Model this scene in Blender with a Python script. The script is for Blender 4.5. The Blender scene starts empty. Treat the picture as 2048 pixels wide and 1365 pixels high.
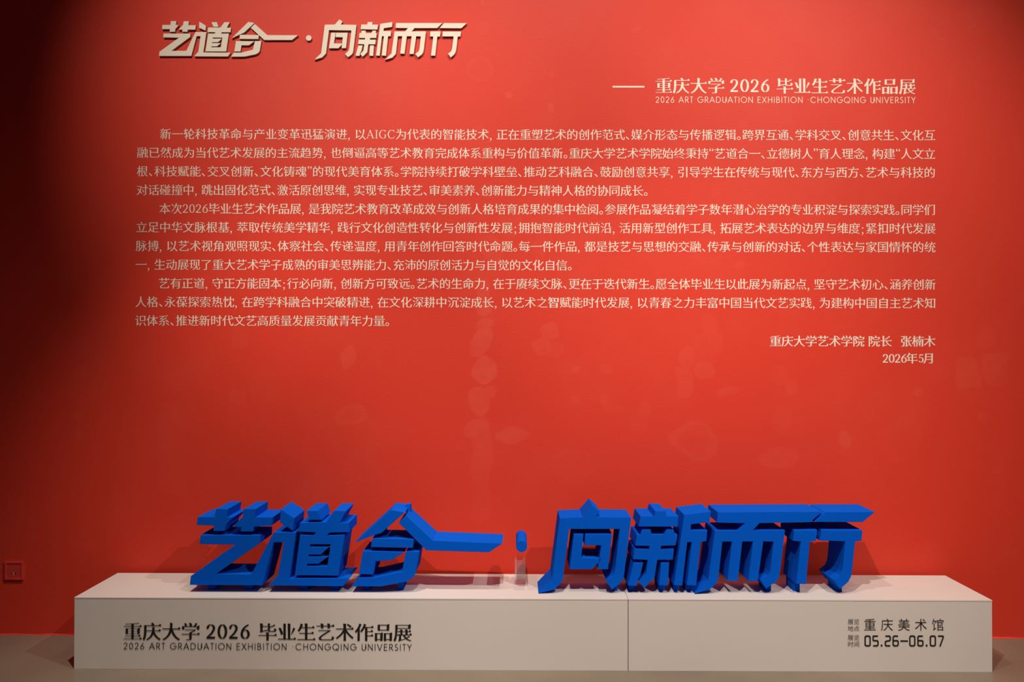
import bpy, bmesh, math, random
import numpy as np
from mathutils import Vector, Matrix, Euler

random.seed(7)
rng = np.random.default_rng(7)
C = bpy.context.scene.collection
SC = bpy.context.scene

# ------------------------------------------------------------------ camera
F = 1705.0                       # focal length in pixels of the 2048 wide frame
EYE = Vector((0, 0, 1.5))
PITCH, ROLL, YAW = math.radians(0.588), math.radians(0.115), math.radians(0.235)
cam = bpy.data.cameras.new('camera')
cam.lens = F / 2048 * 36; cam.sensor_width = 36; cam.sensor_fit = 'HORIZONTAL'
co = bpy.data.objects.new('camera', cam); C.objects.link(co)
ROT = (Matrix.Rotation(YAW, 3, 'Z') @ Matrix.Rotation(math.pi/2 + PITCH, 3, 'X') @ Matrix.Rotation(ROLL, 3, 'Z'))
co.matrix_world = Matrix.Translation(EYE) @ ROT.to_4x4()
SC.camera = co

# ------------------------------------------------------------------ world, lamps, exposure
SC.view_settings.view_transform = 'Standard'
SC.view_settings.look = 'None'
SC.view_settings.gamma = 1
SC.view_settings.use_curve_mapping = False
SC.view_settings.exposure = 0.0
w = bpy.data.worlds.new('world'); SC.world = w; w.use_nodes = True
w.node_tree.nodes['Background'].inputs[0].default_value = (0.034, 0.015, 0.016, 1)
w.node_tree.nodes['Background'].inputs[1].default_value = 1.0

def spot(name, loc, target, power, cone, blend, size, color=(1.0, 0.86, 0.74)):
    l = bpy.data.lights.new(name, 'SPOT'); l.energy = power; l.color = color
    l.spot_size = math.radians(cone); l.spot_blend = blend; l.shadow_soft_size = size
    o = bpy.data.objects.new(name, l); C.objects.link(o); o.location = loc
    d = Vector(target) - Vector(loc)
    o.rotation_euler = d.to_track_quat('-Z', 'Y').to_euler()
    return o
WY = 4.472                       # plane of the red wall
# steep row close to the wall, flatter row further out
spot('track_spot', (-0.95, 2.60, 4.60), (-1.46, WY, -0.59), 470, 44, 1.0, 0.015)
spot('track_spot', (0.21, 2.60, 4.60), (0.57, WY, 2.23), 198, 96, 1.0, 0.015)
spot('track_spot', (1.98, 2.60, 4.60), (1.55, WY, 2.51), 93, 71, 1.0, 0.015)
spot('track_spot', (-1.39, 1.20, 4.50), (-1.09, WY, 2.90), 388, 46, 1.0, 0.015)
spot('track_spot', (-0.07, 1.20, 4.50), (1.05, WY, -0.12), 572, 52, 1.0, 0.015)
spot('track_spot', (2.41, 1.20, 4.50), (0.90, WY, 0.20), 467, 90, 1.0, 0.015)

# ------------------------------------------------------------------ helpers
def ray(px, py):
    return ROT @ Vector(((px - 1024) / F, -(py - 682.5) / F, -1.0))
def at(px, py, Y):
    d = ray(px, py); return EYE + d * (Y / d.y)
def tag(o, label=None, cat=None, group=None, kind=None):
    if label: o['label'] = label
    if cat: o['category'] = cat
    if group: o['group'] = group
    if kind: o['kind'] = kind
    return o
def link(name, me, mat=None, parent=None, loc=None):
    if mat is not None: me.materials.append(mat)
    o = bpy.data.objects.new(name, me); C.objects.link(o)
    if parent is not None: o.parent = parent
    if loc is not None: o.location = loc
    return o
def empty(name, loc, label, cat, group=None):
    o = bpy.data.objects.new(name, None); C.objects.link(o); o.location = loc
    o.empty_display_size = 0.05
    return tag(o, label, cat, group)
def bm_obj(name, bm, mat, parent=None, bevel=0.0):
    if bevel: bmesh.ops.bevel(bm, geom=list(bm.edges), offset=bevel, segments=2, affect='EDGES', profile=0.7, clamp_overlap=True)
    bmesh.ops.recalc_face_normals(bm, faces=list(bm.faces))
    if parent is not None:
        off = Vector(parent.location)
        for v in bm.verts: v.co -= off
    me = bpy.data.meshes.new(name); bm.to_mesh(me); bm.free()
    return link(name, me, mat, parent)
def box(bm, x0, x1, y0, y1, z0, z1):
    vs = [bm.verts.new((x, y, z)) for x in (x0, x1) for y in (y0, y1) for z in (z0, z1)]
    for f in ((0,1,3,2),(4,6,7,5),(0,4,5,1),(2,3,7,6),(0,2,6,4),(1,5,7,3)):
        bm.faces.new([vs[i] for i in f])
    return vs

# ------------------------------------------------------------------ materials
def mat(name, color, rough=0.6, spec=0.5, noise=None, bump=None):
    m = bpy.data.materials.new(name); m.use_nodes = True
    nt = m.node_tree; b = nt.nodes['Principled BSDF']
    b.inputs['Base Color'].default_value = (*color, 1)
    b.inputs['Roughness'].default_value = rough
    b.inputs['Specular IOR Level'].default_value = spec
    if noise:
        sc, amt = noise
        tc = nt.nodes.new('ShaderNodeTexCoord'); nz = nt.nodes.new('ShaderNodeTexNoise')
        nz.inputs['Scale'].default_value = sc; nz.inputs['Detail'].default_value = 6
        nt.links.new(tc.outputs['Object'], nz.inputs['Vector'])
        mr = nt.nodes.new('ShaderNodeMapRange')
        mr.inputs['To Min'].default_value = 1 - amt; mr.inputs['To Max'].default_value = 1 + amt
        nt.links.new(nz.outputs['Fac'], mr.inputs['Value'])
        vm = nt.nodes.new('ShaderNodeVectorMath'); vm.operation = 'SCALE'
        vm.inputs[0].default_value = color
        nt.links.new(mr.outputs[0], vm.inputs['Scale'])
        nt.links.new(vm.outputs[0], b.inputs['Base Color'])
    if bump:
        sc, st, dist = bump
        tc = nt.nodes.new('ShaderNodeTexCoord'); nz = nt.nodes.new('ShaderNodeTexNoise')
        nz.inputs['Scale'].default_value = sc; nz.inputs['Detail'].default_value = 5
        nt.links.new(tc.outputs['Object'], nz.inputs['Vector'])
        bp = nt.nodes.new('ShaderNodeBump'); bp.inputs['Strength'].default_value = st; bp.inputs['Distance'].default_value = dist
        nt.links.new(nz.outputs['Fac'], bp.inputs['Height']); nt.links.new(bp.outputs[0], b.inputs['Normal'])
    return m
RED = (0.66, 0.043, 0.022)
M_letter = mat('cream_board', (0.80, 0.74, 0.62), 0.6, 0.3, (30, 0.03))
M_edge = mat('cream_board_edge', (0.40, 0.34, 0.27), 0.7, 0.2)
M_vinyl = mat('cream_vinyl', (0.84, 0.73, 0.62), 0.5, 0.3)
M_ink = mat('black_vinyl', (0.010, 0.009, 0.009), 0.45, 0.4)
M_plinth = mat('white_plinth_paint', (0.67, 0.635, 0.605), 0.55, 0.3, (2.5, 0.03), (90, 0.08, 0.002))
M_blue = mat('blue_flocked_foam', (0.001, 0.098, 0.63), 0.9, 0.03, (60, 0.06), (260, 0.35, 0.001))
M_redplate = mat('red_painted_plastic', (0.60, 0.045, 0.035), 0.45, 0.5, (40, 0.15))
M_redtrim = mat('red_paint_edge', (0.66, 0.055, 0.045), 0.5, 0.4, (50, 0.2))
M_hole = mat('dark_socket_hole', (0.01, 0.005, 0.005), 0.8, 0.1)
M_chip = mat('bare_plastic_chip', (0.62, 0.40, 0.34), 0.6, 0.3)

# concrete floor
M_floor = bpy.data.materials.new('polished_concrete'); M_floor.use_nodes = True
nt = M_floor.node_tree; b = nt.nodes['Principled BSDF']
tc = nt.nodes.new('ShaderNodeTexCoord')
n1 = nt.nodes.new('ShaderNodeTexNoise'); n1.inputs['Scale'].default_value = 1.6; n1.inputs['Detail'].default_value = 8
n2 = nt.nodes.new('ShaderNodeTexNoise'); n2.inputs['Scale'].default_value = 120; n2.inputs['Detail'].default_value = 3
nt.links.new(tc.outputs['Object'], n1.inputs['Vector']); nt.links.new(tc.outputs['Object'], n2.inputs['Vector'])
mx = nt.nodes.new('ShaderNodeMath'); mx.operation = 'MULTIPLY_ADD'; mx.inputs[1].default_value = 0.35
nt.links.new(n2.outputs['Fac'], mx.inputs[0]); nt.links.new(n1.outputs['Fac'], mx.inputs[2])
rp = nt.nodes.new('ShaderNodeValToRGB')
rp.color_ramp.elements[0].position = 0.45; rp.color_ramp.elements[0].color = (0.170, 0.140, 0.104, 1)
rp.color_ramp.elements[1].position = 0.95; rp.color_ramp.elements[1].color = (0.262, 0.216, 0.162, 1)
nt.links.new(mx.outputs[0], rp.inputs[0]); nt.links.new(rp.outputs[0], b.inputs['Base Color'])
b.inputs['Roughness'].default_value = 0.38; b.inputs['Specular IOR Level'].default_value = 0.4

# red wall: base paint, touched up spots from a stored field, brushed relief
M_wall = bpy.data.materials.new('red_wall_paint'); M_wall.use_nodes = True
nt = M_wall.node_tree; b = nt.nodes['Principled BSDF']; L = nt.links
tc = nt.nodes.new('ShaderNodeTexCoord')
at_n = nt.nodes.new('ShaderNodeAttribute'); at_n.attribute_name = 'touch_up'
nz = nt.nodes.new('ShaderNodeTexNoise'); nz.inputs['Scale'].default_value = 3.0; nz.inputs['Detail'].default_value = 7
L.new(tc.outputs['Object'], nz.inputs['Vector'])
mr = nt.nodes.new('ShaderNodeMapRange'); mr.inputs['From Min'].default_value = 0.3; mr.inputs['From Max'].default_value = 0.7
mr.inputs['To Min'].default_value = -0.05; mr.inputs['To Max'].default_value = 0.05
L.new(nz.outputs['Fac'], mr.inputs['Value'])
ad = nt.nodes.new('ShaderNodeMath'); ad.operation = 'ADD'; ad.use_clamp = True
L.new(at_n.outputs['Fac'], ad.inputs[0]); L.new(mr.outputs[0], ad.inputs[1])
mc = nt.nodes.new('ShaderNodeMix'); mc.data_type = 'RGBA'
mc.inputs[6].default_value = (*RED, 1); mc.inputs[7].default_value = (0.78, 0.16, 0.105, 1)
L.new(ad.outputs[0], mc.inputs[0]); L.new(mc.outputs[2], b.inputs['Base Color'])
b.inputs['Roughness'].default_value = 0.55; b.inputs['Specular IOR Level'].default_value = 0.27
mp = nt.nodes.new('ShaderNodeMapping'); mp.inputs['Scale'].default_value = (55, 55, 110)
L.new(tc.outputs['Object'], mp.inputs['Vector'])
nb = nt.nodes.new('ShaderNodeTexNoise'); nb.inputs['Scale'].default_value = 1.0; nb.inputs['Detail'].default_value = 4
L.new(mp.outputs[0], nb.inputs['Vector'])
hs = nt.nodes.new('ShaderNodeMath'); hs.operation = 'MULTIPLY_ADD'; hs.inputs[1].default_value = 1.3
L.new(at_n.outputs['Fac'], hs.inputs[0]); L.new(nb.outputs['Fac'], hs.inputs[2])
bp = nt.nodes.new('ShaderNodeBump'); bp.inputs['Strength'].default_value = 0.22; bp.inputs['Distance'].default_value = 0.0022
L.new(hs.outputs[0], bp.inputs['Height']); L.new(bp.outputs[0], b.inputs['Normal'])

# clear acrylic and hazy acrylic
def acrylic(name, haze):
    m = bpy.data.materials.new(name); m.use_nodes = True
    nt = m.node_tree; nt.nodes.remove(nt.nodes['Principled BSDF']); out = nt.nodes['Material Output']
    tr = nt.nodes.new('ShaderNodeBsdfTransparent'); tr.inputs[0].default_value = (0.97, 0.97, 0.97, 1)
    gl = nt.nodes.new('ShaderNodeBsdfGlossy'); gl.inputs['Roughness'].default_value = 0.03
    df = nt.nodes.new('ShaderNodeBsdfDiffuse'); df.inputs[0].default_value = (0.85, 0.82, 0.80, 1)
    fr = nt.nodes.new('ShaderNodeFresnel'); fr.inputs[0].default_value = 1.3
    m1 = nt.nodes.new('ShaderNodeMixShader'); m1.inputs[0].default_value = haze
    m2 = nt.nodes.new('ShaderNodeMixShader')
    nt.links.new(tr.outputs[0], m1.inputs[1]); nt.links.new(df.outputs[0], m1.inputs[2])
    nt.links.new(fr.outputs[0], m2.inputs[0]); nt.links.new(m1.outputs[0], m2.inputs[1]); nt.links.new(gl.outputs[0], m2.inputs[2])
    nt.links.new(m2.outputs[0], out.inputs[0])
    return m
M_clear = acrylic('clear_acrylic', 0.0)
M_haze = acrylic('hazy_acrylic', 0.16)

# ------------------------------------------------------------------ structure: floor and wall
bm = bmesh.new(); box(bm, -5.2, 5.2, -2.5, WY + 0.2, -0.12, 0)
tag(bm_obj('floor', bm, M_floor), kind='structure')

# touched up spots of the wall, (x, y, half width, half height, turn, strength, outline)
blobs = [
 (968,578,16,20,10,.55,0),(967,612,15,24,0,.75,0),(970,650,17,12,-20,.6,0),(962,685,20,33,25,.8,0),(967,742,24,28,5,.85,1),(958,805,21,32,-8,.7,0),
 (978,787,14,16,40,.75,0),(950,858,24,16,-20,.55,0),(965,852,14,13,0,.5,0),(963,905,20,60,0,.35,2),(962,985,21,60,0,.3,2),
 (1025,873,32,18,-5,.55,1),(1099,664,18,18,30,.65,1),(1083,693,20,18,20,.6,1),(1108,700,22,15,0,.25,0),(1152,740,9,7,0,.4,0),(1210,738,13,9,20,.35,0),
 (1151,800,8,7,0,.35,0),(1210,800,10,12,0,.25,0),(1225,818,22,10,0,.15,0),(697,715,16,24,10,.5,1),(703,830,34,22,-12,.35,3),(480,672,18,24,0,.28,2),
 (475,825,20,42,0,.22,2),(370,1010,16,46,0,.22,2),(345,900,28,95,0,.18,2),(1375,715,15,22,0,.38,0),(1368,765,17,30,0,.42,2),(1408,740,20,20,-15,.42,0),
 (1430,676,16,22,0,.28,0),(1412,700,34,34,0,.16,0),(1455,785,24,11,-10,.38,0),(1390,885,48,34,18,.38,3),(1420,650,16,20,0,.24,0),(1290,820,12,18,0,.26,0),(1275,845,18,24,0,.16,2),
 (1560,750,18,18,0,.28,0),(1580,775,12,16,0,.3,0),(1565,840,20,26,0,.2,0),(1555,915,40,22,-8,.26,0),(1690,880,13,18,-20,.42,1),(1836,785,12,9,0,.35,0),
 (1935,745,24,32,0,.34,2),(1992,738,26,34,0,.32,2),(1970,675,18,22,0,.2,0),(1965,835,12,14,0,.32,0),(1980,920,30,34,0,.2,3),(1990,800,26,20,0,.16,0),
 (1018,192,7,8,0,.7,0),(1101,215,6,10,-10,.6,0),(1104,150,3,8,10,.55,0),(1050,127,2,7,0,.35,0),(958,142,28,28,0,.28,3),(965,55,16,14,0,.2,0),(964,6,3,6,0,.5,0),
 (1275,58,16,5,-20,.35,4),(1425,132,18,12,0,.25,3),(990,380,34,20,-10,.3,3),(1020,440,24,30,0,.3,0),(985,500,22,30,0,.35,0),(1080,495,16,26,0,.35,0),
 (1090,478,18,12,0,.25,3),(1215,470,18,12,0,.2,3),(1415,500,30,26,0,.2,3),(1480,530,10,8,0,.35,0),(1545,315,6,10,0,.35,0),(1485,250,10,7,0,.2,0),(1430,380,12,16,0,.18,0),
 (960,290,22,40,0,.18,3),(345,280,22,16,0,.14,0),(365,490,18,24,0,.16,3),(170,690,14,20,0,.2,0),(160,745,16,16,0,.2,0),(158,830,10,8,0,.3,0),(160,870,9,14,0,.28,0),
 (178,972,8,8,0,.2,0),(350,90,26,26,0,.2,3),(385,105,8,10,0,.2,0),(202,60,3,6,25,.5,4),(165,107,5,2,0,.3,4),(1948,50,3,6,30,.4,4),(1946,65,9,1.5,0,.35,4),(1899,180,2,40,4,.35,4),
 (1883,77,3,2,0,.5,0),(2006,80,2,24,0,.2,4),(1958,20,6,2,-10,.35,4),(1872,65,4,5,0,.2,0),(520,800,20,60,0,.1,2),(640,900,40,60,0,.08,3),(1300,600,40,30,0,.1,3),
 (1700,620,60,40,0,.1,3),(1800,880,40,50,0,.1,3),(1150,930,50,30,0,.12,3),(830,760,50,60,0,.08,3),(2014,1107,2,5,10,.5,4),(1985,1146,4,2,30,.35,4),(1460,180,14,30,0,.12,3),
 (920,890,12,12,0,.15,0),(1170,560,26,22,0,.14,3),(1550,450,40,30,0,.1,3),(1900,300,30,60,0,.1,3),(1845,420,22,28,0,.14,3),(560,560,24,30,0,.1,3),(620,620,20,26,0,.12,0)]
X0, X1, Z0, Z1, ST = -3.4, 3.4, 0.0, 4.3, 0.0085
nx, nz_ = int((X1-X0)/ST)+1, int((Z1-Z0)/ST)+1
xs = np.linspace(X0, X1, nx); zs = np.linspace(Z0, Z1, nz_)
GX, GZ = np.meshgrid(xs, zs)
# low frequency wobble for the outlines of the spots
def wob(seed, k):
    r = np.random.default_rng(seed); s = 0
    for i in range(7):
        a, p = r.uniform(-k, k, 2), r.uniform(0, 6.28)
        s = s + np.sin(GX*a[0] + GZ*a[1] + p)
    return s / 3.0
W1, W2, W3 = wob(1, 34), wob(2, 34), wob(3, 110)
field = np.zeros_like(GX)
mpp = WY / F
for (px, py, rx, ry, a, st, sh) in blobs:
    c = at(px, py, WY); rx *= mpp; ry *= mpp; a = -math.radians(a)
    dx, dz = GX - c.x, GZ - c.z
    sel = (abs(dx) < 2.2*max(rx, ry)) & (abs(dz) < 2.2*max(rx, ry))
    k = min(rx, ry)
    dx = dx + W1*k*0.16; dz = dz + W2*k*0.16
    u = (dx*math.cos(a) + dz*math.sin(a))/rx; v = (-dx*math.sin(a) + dz*math.cos(a))/ry
    if sh == 2: r = (abs(u)**5 + abs(v)**5)**0.2
    elif sh == 1: r = np.maximum.reduce([abs(u)*0.95, abs(v)*0.95, (abs(u)+abs(v))*0.78, u*0.3+v*0.9])
    else: r = np.sqrt(u*u + v*v)
    r = r + W3*0.05
    edge = max(0.10, 0.006/k)
    f = np.clip((1.0 - r)/edge + 0.5, 0, 1)
    if sh == 3: f = f*(0.35 + 0.65*np.clip((r-0.62)/0.25, 0, 1))
    if sh == 4: st *= 1.0
    f = f*st*sel*(0.85+0.15*W3)
    field = np.maximum(field, f)
field = field*0.28
verts = np.stack([GX.ravel(), np.full(GX.size, WY), GZ.ravel()], 1)
idx = np.arange(nx*nz_).reshape(nz_, nx)
q = np.stack([idx[:-1,:-1], idx[:-1,1:], idx[1:,1:], idx[1:,:-1]], -1).reshape(-1, 4)
# thickness and flanks of the wall
e0 = len(verts)
back = np.array([(x, y, z) for x in (X0-1.8, X1+1.8) for y in (WY, WY+0.2) for z in (0, Z1)])
verts = np.vstack([verts, back])
bl, tl, br, tr_ = idx[0,0], idx[-1,0], idx[0,-1], idx[-1,-1]
extra = [(e0, bl, tl, e0+1), (br, e0+4, e0+5, tr_), (e0+2, e0+3, e0+7, e0+6), (e0, e0+1, e0+3, e0+2), (e0+4, e0+6, e0+7, e0+5)]
q = np.vstack([q, np.array(extra)])
me = bpy.data.meshes.new('wall_back')
me.vertices.add(len(verts)); me.vertices.foreach_set('co', verts.ravel())
me.loops.add(q.size); me.loops.foreach_set('vertex_index', q.ravel())
me.polygons.add(len(q)); me.polygons.foreach_set('loop_start', np.arange(0, q.size, 4)); me.polygons.foreach_set('loop_total', np.full(len(q), 4))
me.update(calc_edges=True); me.validate()
a_ = me.attributes.new('touch_up', 'FLOAT', 'POINT')
a_.data.foreach_set('value', np.concatenate([field.ravel(), np.zeros(8)]))
tag(link('wall_back', me, M_wall), kind='structure')

# uneven bead of paint where wall meets floor
bm = bmesh.new(); N = 260; prev = None
for i in range(N+1):
    x = X0 + (X1-X0)*i/N
    h = 0.0055 + 0.002*math.sin(i*0.7) + random.uniform(-.0012, .0012)
    d = 0.0075 + 0.003*math.sin(i*0.31+1) + random.uniform(-.0015, .0015)
    cur = [bm.verts.new((x, WY-0.0002, h)), bm.verts.new((x, WY-d, 0.0006)), bm.verts.new((x, WY-0.0002, 0.0002))]
    if prev:
        for j in range(3): bm.faces.new((prev[j], cur[j], cur[(j+1)%3], prev[(j+1)%3]))
    prev = cur
tag(bm_obj('trim_1', bm, M_redtrim), kind='structure')

# ------------------------------------------------------------------ plinth, two modules
FY, BY = 4.0, 4.436
pf = at(149, 1196.5, FY); pb = at(1984, 1200, FY); seam = at(1256.3, 1220, FY)
PT = (pf.z + pb.z)/2
PLB = 0.0
def plinth(name, x0, x1, y0, label):
    t = empty(name, ((x0+x1)/2, (FY+BY)/2, 0), label, 'plinth')
    bm = bmesh.new(); box(bm, x0, x1, y0, BY, 0.0, PT-0.006)
    bm_obj('body', bm, M_plinth, t, 0.0012)
    bm = bmesh.new(); box(bm, x0-0.0008, x1+0.0008, y0-0.0012, BY, PT-0.006, PT)
    bm_obj('top_panel', bm, M_plinth, t, 0.001)
    return t
P1 = plinth('plinth', pf.x, seam.x-0.0016, FY, 'longer white plinth module on the left, black Chinese and English title on its front')
P2 = plinth('plinth', seam.x+0.0016, pb.x, FY-0.0005, 'shorter white plinth module on the right, with black venue and dates on its front')

# ------------------------------------------------------------------ the lettering design
H1 = lambda u, v: (300+u/6.0235, 20+v/6.0235)
H2 = lambda u, v: (600+u/5.689, 20+v/5.689)
Z3 = lambda u, v: (360+u/5.689, 980+v/5.689)
Z4 = lambda u, v: (680+u/5.12, 980+v/5.12)
Z5 = lambda u, v: (1050+u/5.389, 980+v/5.389)
Z6 = lambda u, v: (1390+u/5.389, 980+v/5.389)
# character -> list of strokes: (header map, outline, holes, blue map, {outline point: blue point})
D = {}
D['yidao'] = [
 (H1, [(252,134),(318,134),(311,182),(347,182),(305,229),(300,262),(236,262),(240,230),(145,230),(150,180),(246,180)], [], Z3,
  {(252,134):(410,218),(318,134):(547,220),(150,180):(200,312),(145,230):(190,405),(236,262):(378,472),(300,262):(505,472)}),
 (H1, [(404,136),(468,136),(463,184),(552,184),(546,236),(455,236),(450,262),(387,262),(391,236),(345,236),(393,184),(398,184)], [], Z3,
  {(404,136):(725,222),(468,136):(862,222),(552,184):(1050,318),(546,236):(1038,412),(450,262):(830,475),(387,262):(690,475)}),
 (H1, [(163,284),(488,284),(483,325),(258,492),(437,492),(548,266),(680,266),(654,440),(642,512),(970,514),(938,560),(533,558),(582,502),(608,316),(562,315),(498,553),(108,553),(115,502),(350,333),(160,330)], [], Z3,
  {(163,284):(232,518),(488,284):(912,520),(258,492):(412,960),(437,492):(810,965),(548,266):(1068,485),(680,266):(1318,488),(108,553):(110,1085),(115,502):(122,985),(498,553):(935,1090),(533,558):(1008,1090),(938,560):(1855,1100),(562,315):(1065,600),(608,316):(1180,600),(642,512):(1245,1010)}),
 (H1, [(595,140),(673,190),(668,248),(590,213)], [], Z3, {(595,140):(1145,222),(673,190):(1300,325),(668,248):(1282,468),(590,213):(1135,372)}),
 (H1, [(740,147),(805,147),(826,203),(765,203)], [], Z3, {(740,147):(1440,240),(805,147):(1572,240),(826,203):(1612,345),(765,203):(1472,345)}),
 (H1, [(895,147),(960,147),(925,214),(976,214),(970,268),(868,268),(850,284),(950,284),(918,500),(668,498),(702,284),(775,284),(792,267),(694,266),(700,211),(850,211)],
  [[(757,332),(872,332),(853,450),(738,450),(740,438),(803,438),(857,399),(747,399),(749,388),(817,388),(864,346),(755,346)]], Z3,
  {(895,147):(1750,240),(960,147):(1890,243),(970,268):(1925,485),(950,284):(1872,515),(918,500):(1800,980),(668,498):(1305,975),(702,284):(1365,515),(694,266):(1345,478),(700,211):(1365,378)}),
]
D['heyi'] = [
 (H1, [(1185,143),(1258,157),(1133,272),(1078,296),(983,342)], [], Z4, {(1185,143):(520,208),(1258,157):(665,232),(983,342):(150,545),(1133,272):(425,445)}),
 (H1, [(1262,168),(1413,303),(1783,305),(1710,361),(1375,361),(1215,215)], [], Z4, {(1262,168):(675,265),(1413,303):(955,522),(1783,305):(1665,550),(1710,361):(1525,643),(1375,361):(885,623),(1215,215):(600,340)}),
 (H1, [(1083,298),(1312,302),(1304,350),(1078,347)], [], Z4, {(1083,298):(330,500),(1312,302):(755,508),(1304,350):(745,598),(1078,347):(315,590)}),
 (H1, [(1036,374),(1260,376),(1190,425),(1100,425),(1090,500),(1015,498)], [], Z4, {(1036,374):(235,630),(1260,376):(660,642),(1190,425):(525,725),(1100,425):(365,735),(1090,500):(338,872),(1015,498):(190,865)}),
 (H1, [(1264,374),(1342,374),(1322,490),(1305,515),(1275,533),(1140,561),(975,562),(1010,515),(1105,513),(1240,478)], [], Z4, {(1264,374):(675,635),(1342,374):(810,635),(1140,561):(420,992),(975,562):(120,990),(1010,515):(190,905),(1240,478):(635,840)}),
]
D['xiang'] = [
 (H2, [(447,107),(485,132),(463,165),(642,170),(606,465),(601,488),(588,507),(545,537),(513,500),(545,472),(556,455),(562,430),(585,232),(330,228),(295,495),(252,540),(165,566),(240,492),(282,168),(397,165)], [], Z5,
  {(447,107):(725,175),(485,132):(805,235),(282,168):(375,307),(642,170):(1145,300),(585,232):(1020,425),(330,228):(478,425),(165,566):(145,1130),(240,492):(290,970),(545,537):(935,1080),(513,500):(875,985),(295,495):(405,985)}),
 (H2, [(356,258),(404,258),(386,380),(482,382),(478,392),(437,435),(330,435)], [], Z5, {(356,258):(525,482),(404,258):(630,482),(386,380):(607,737),(330,435):(480,860),(437,435):(722,860)}),
 (H2, [(408,258),(543,258),(523,434),(473,434),(487,310),(404,308)], [], Z5, {(408,258):(650,482),(543,258):(940,482),(523,434):(895,860),(473,434):(783,860),(487,310):(822,602),(404,308):(640,600)}),
]
D['xin'] = [
 (H2, [(770,137),(826,137),(822,165),(888,167),(880,222),(690,218),(698,165),(766,165)], [], Z5, {(770,137):(1405,232),(826,137):(1520,232),(888,167):(1655,287),(880,222):(1645,400),(690,218):(1225,398),(698,165):(1245,287)}),
 (H2, [(700,235),(745,235),(752,262),(812,262),(826,235),(866,235),(860,262),(874,262),(866,318),(797,318),(794,338),(862,338),(856,390),(778,390),(764,482),(712,532),(686,500),(722,462),(732,390),(660,386),(668,336),(738,336),(742,318),(670,316),(678,262),(697,262)], [], Z5,
  {(700,235):(1260,435),(866,235):(1605,435),(874,262):(1645,490),(866,318):(1622,600),(862,338):(1605,640),(856,390):(1592,755),(660,386):(1165,750),(668,336):(1180,640),(712,532):(1285,1060)}),
 (H2, [(664,404),(712,404),(696,470),(683,490),(677,522),(632,520)], [], Z5, {(664,404):(1170,790),(712,404):(1275,790),(677,522):(1205,1038),(632,520):(1110,1035)}),
 (H2, [(796,404),(842,404),(832,522),(790,520)], [], Z5, {(796,404):(1465,790),(842,404):(1555,790),(832,522):(1540,1035),(790,520):(1445,1030)}),
 (H2, [(914,157),(1053,137),(1046,192),(953,207),(949,238),(1037,240),(1030,298),(1002,298),(978,520),(930,518),(955,298),(932,298),(906,520),(865,518)], [], Z5,
  {(914,157):(1715,270),(1053,137):(2005,235),(1046,192):(1990,350),(953,207):(1790,375),(1037,240):(1965,440),(1030,298):(1955,555),(978,520):(1845,1035),(930,518):(1745,1030),(906,520):(1695,1035),(865,518):(1605,1030)}),
]
D['er'] = [
 (H2, [(1093,148),(1620,148),(1560,205),(1303,205),(1270,243),(1433,243),(1408,450),(1402,480),(1388,505),(1342,538),(1312,500),(1346,474),(1356,455),(1361,425),(1375,300),(1322,298),(1293,500),(1245,500),(1270,298),(1215,298),(1188,498),(1140,496),(1163,298),(1113,298),(1090,500),(1050,542),(967,567),(1040,495),(1075,243),(1195,243),(1230,205),(1087,203)], [], Z6,
  {(1093,148):(248,245),(1620,148):(1365,240),(1560,205):(1245,350),(1433,243):(970,440),(1342,538):(765,1065),(1188,498):(460,985),(1140,496):(350,980),(967,567):(0,1120),(1075,243):(215,445),(1087,203):(238,355),(1270,243):(622,440),(1195,243):(462,445)}),
]
D['xing'] = [
 (H2, [(1640,148),(1898,150),(1835,207),(1588,205)], [], Z6, {(1640,148):(1410,240),(1898,150):(1940,240),(1835,207):(1808,350),(1588,205):(1285,350)}),
 (H2, [(1484,243),(1600,243),(1592,302),(1562,302),(1538,520),(1490,518),(1517,302),(1478,300)], [], Z6, {(1484,243):(1068,440),(1600,243):(1320,437),(1592,302):(1305,555),(1538,520):(1195,1020),(1478,300):(1058,553)}),
 (H2, [(1625,245),(1833,245),(1825,300),(1795,302),(1777,450),(1771,478),(1757,504),(1715,540),(1685,497),(1716,473),(1727,452),(1732,425),(1748,300),(1620,300)], [], Z6, {(1625,245):(1365,437),(1833,245):(1805,440),(1825,300):(1795,553),(1715,540):(1565,1072),(1748,300):(1620,558),(1620,300):(1345,550)}),
]
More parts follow.
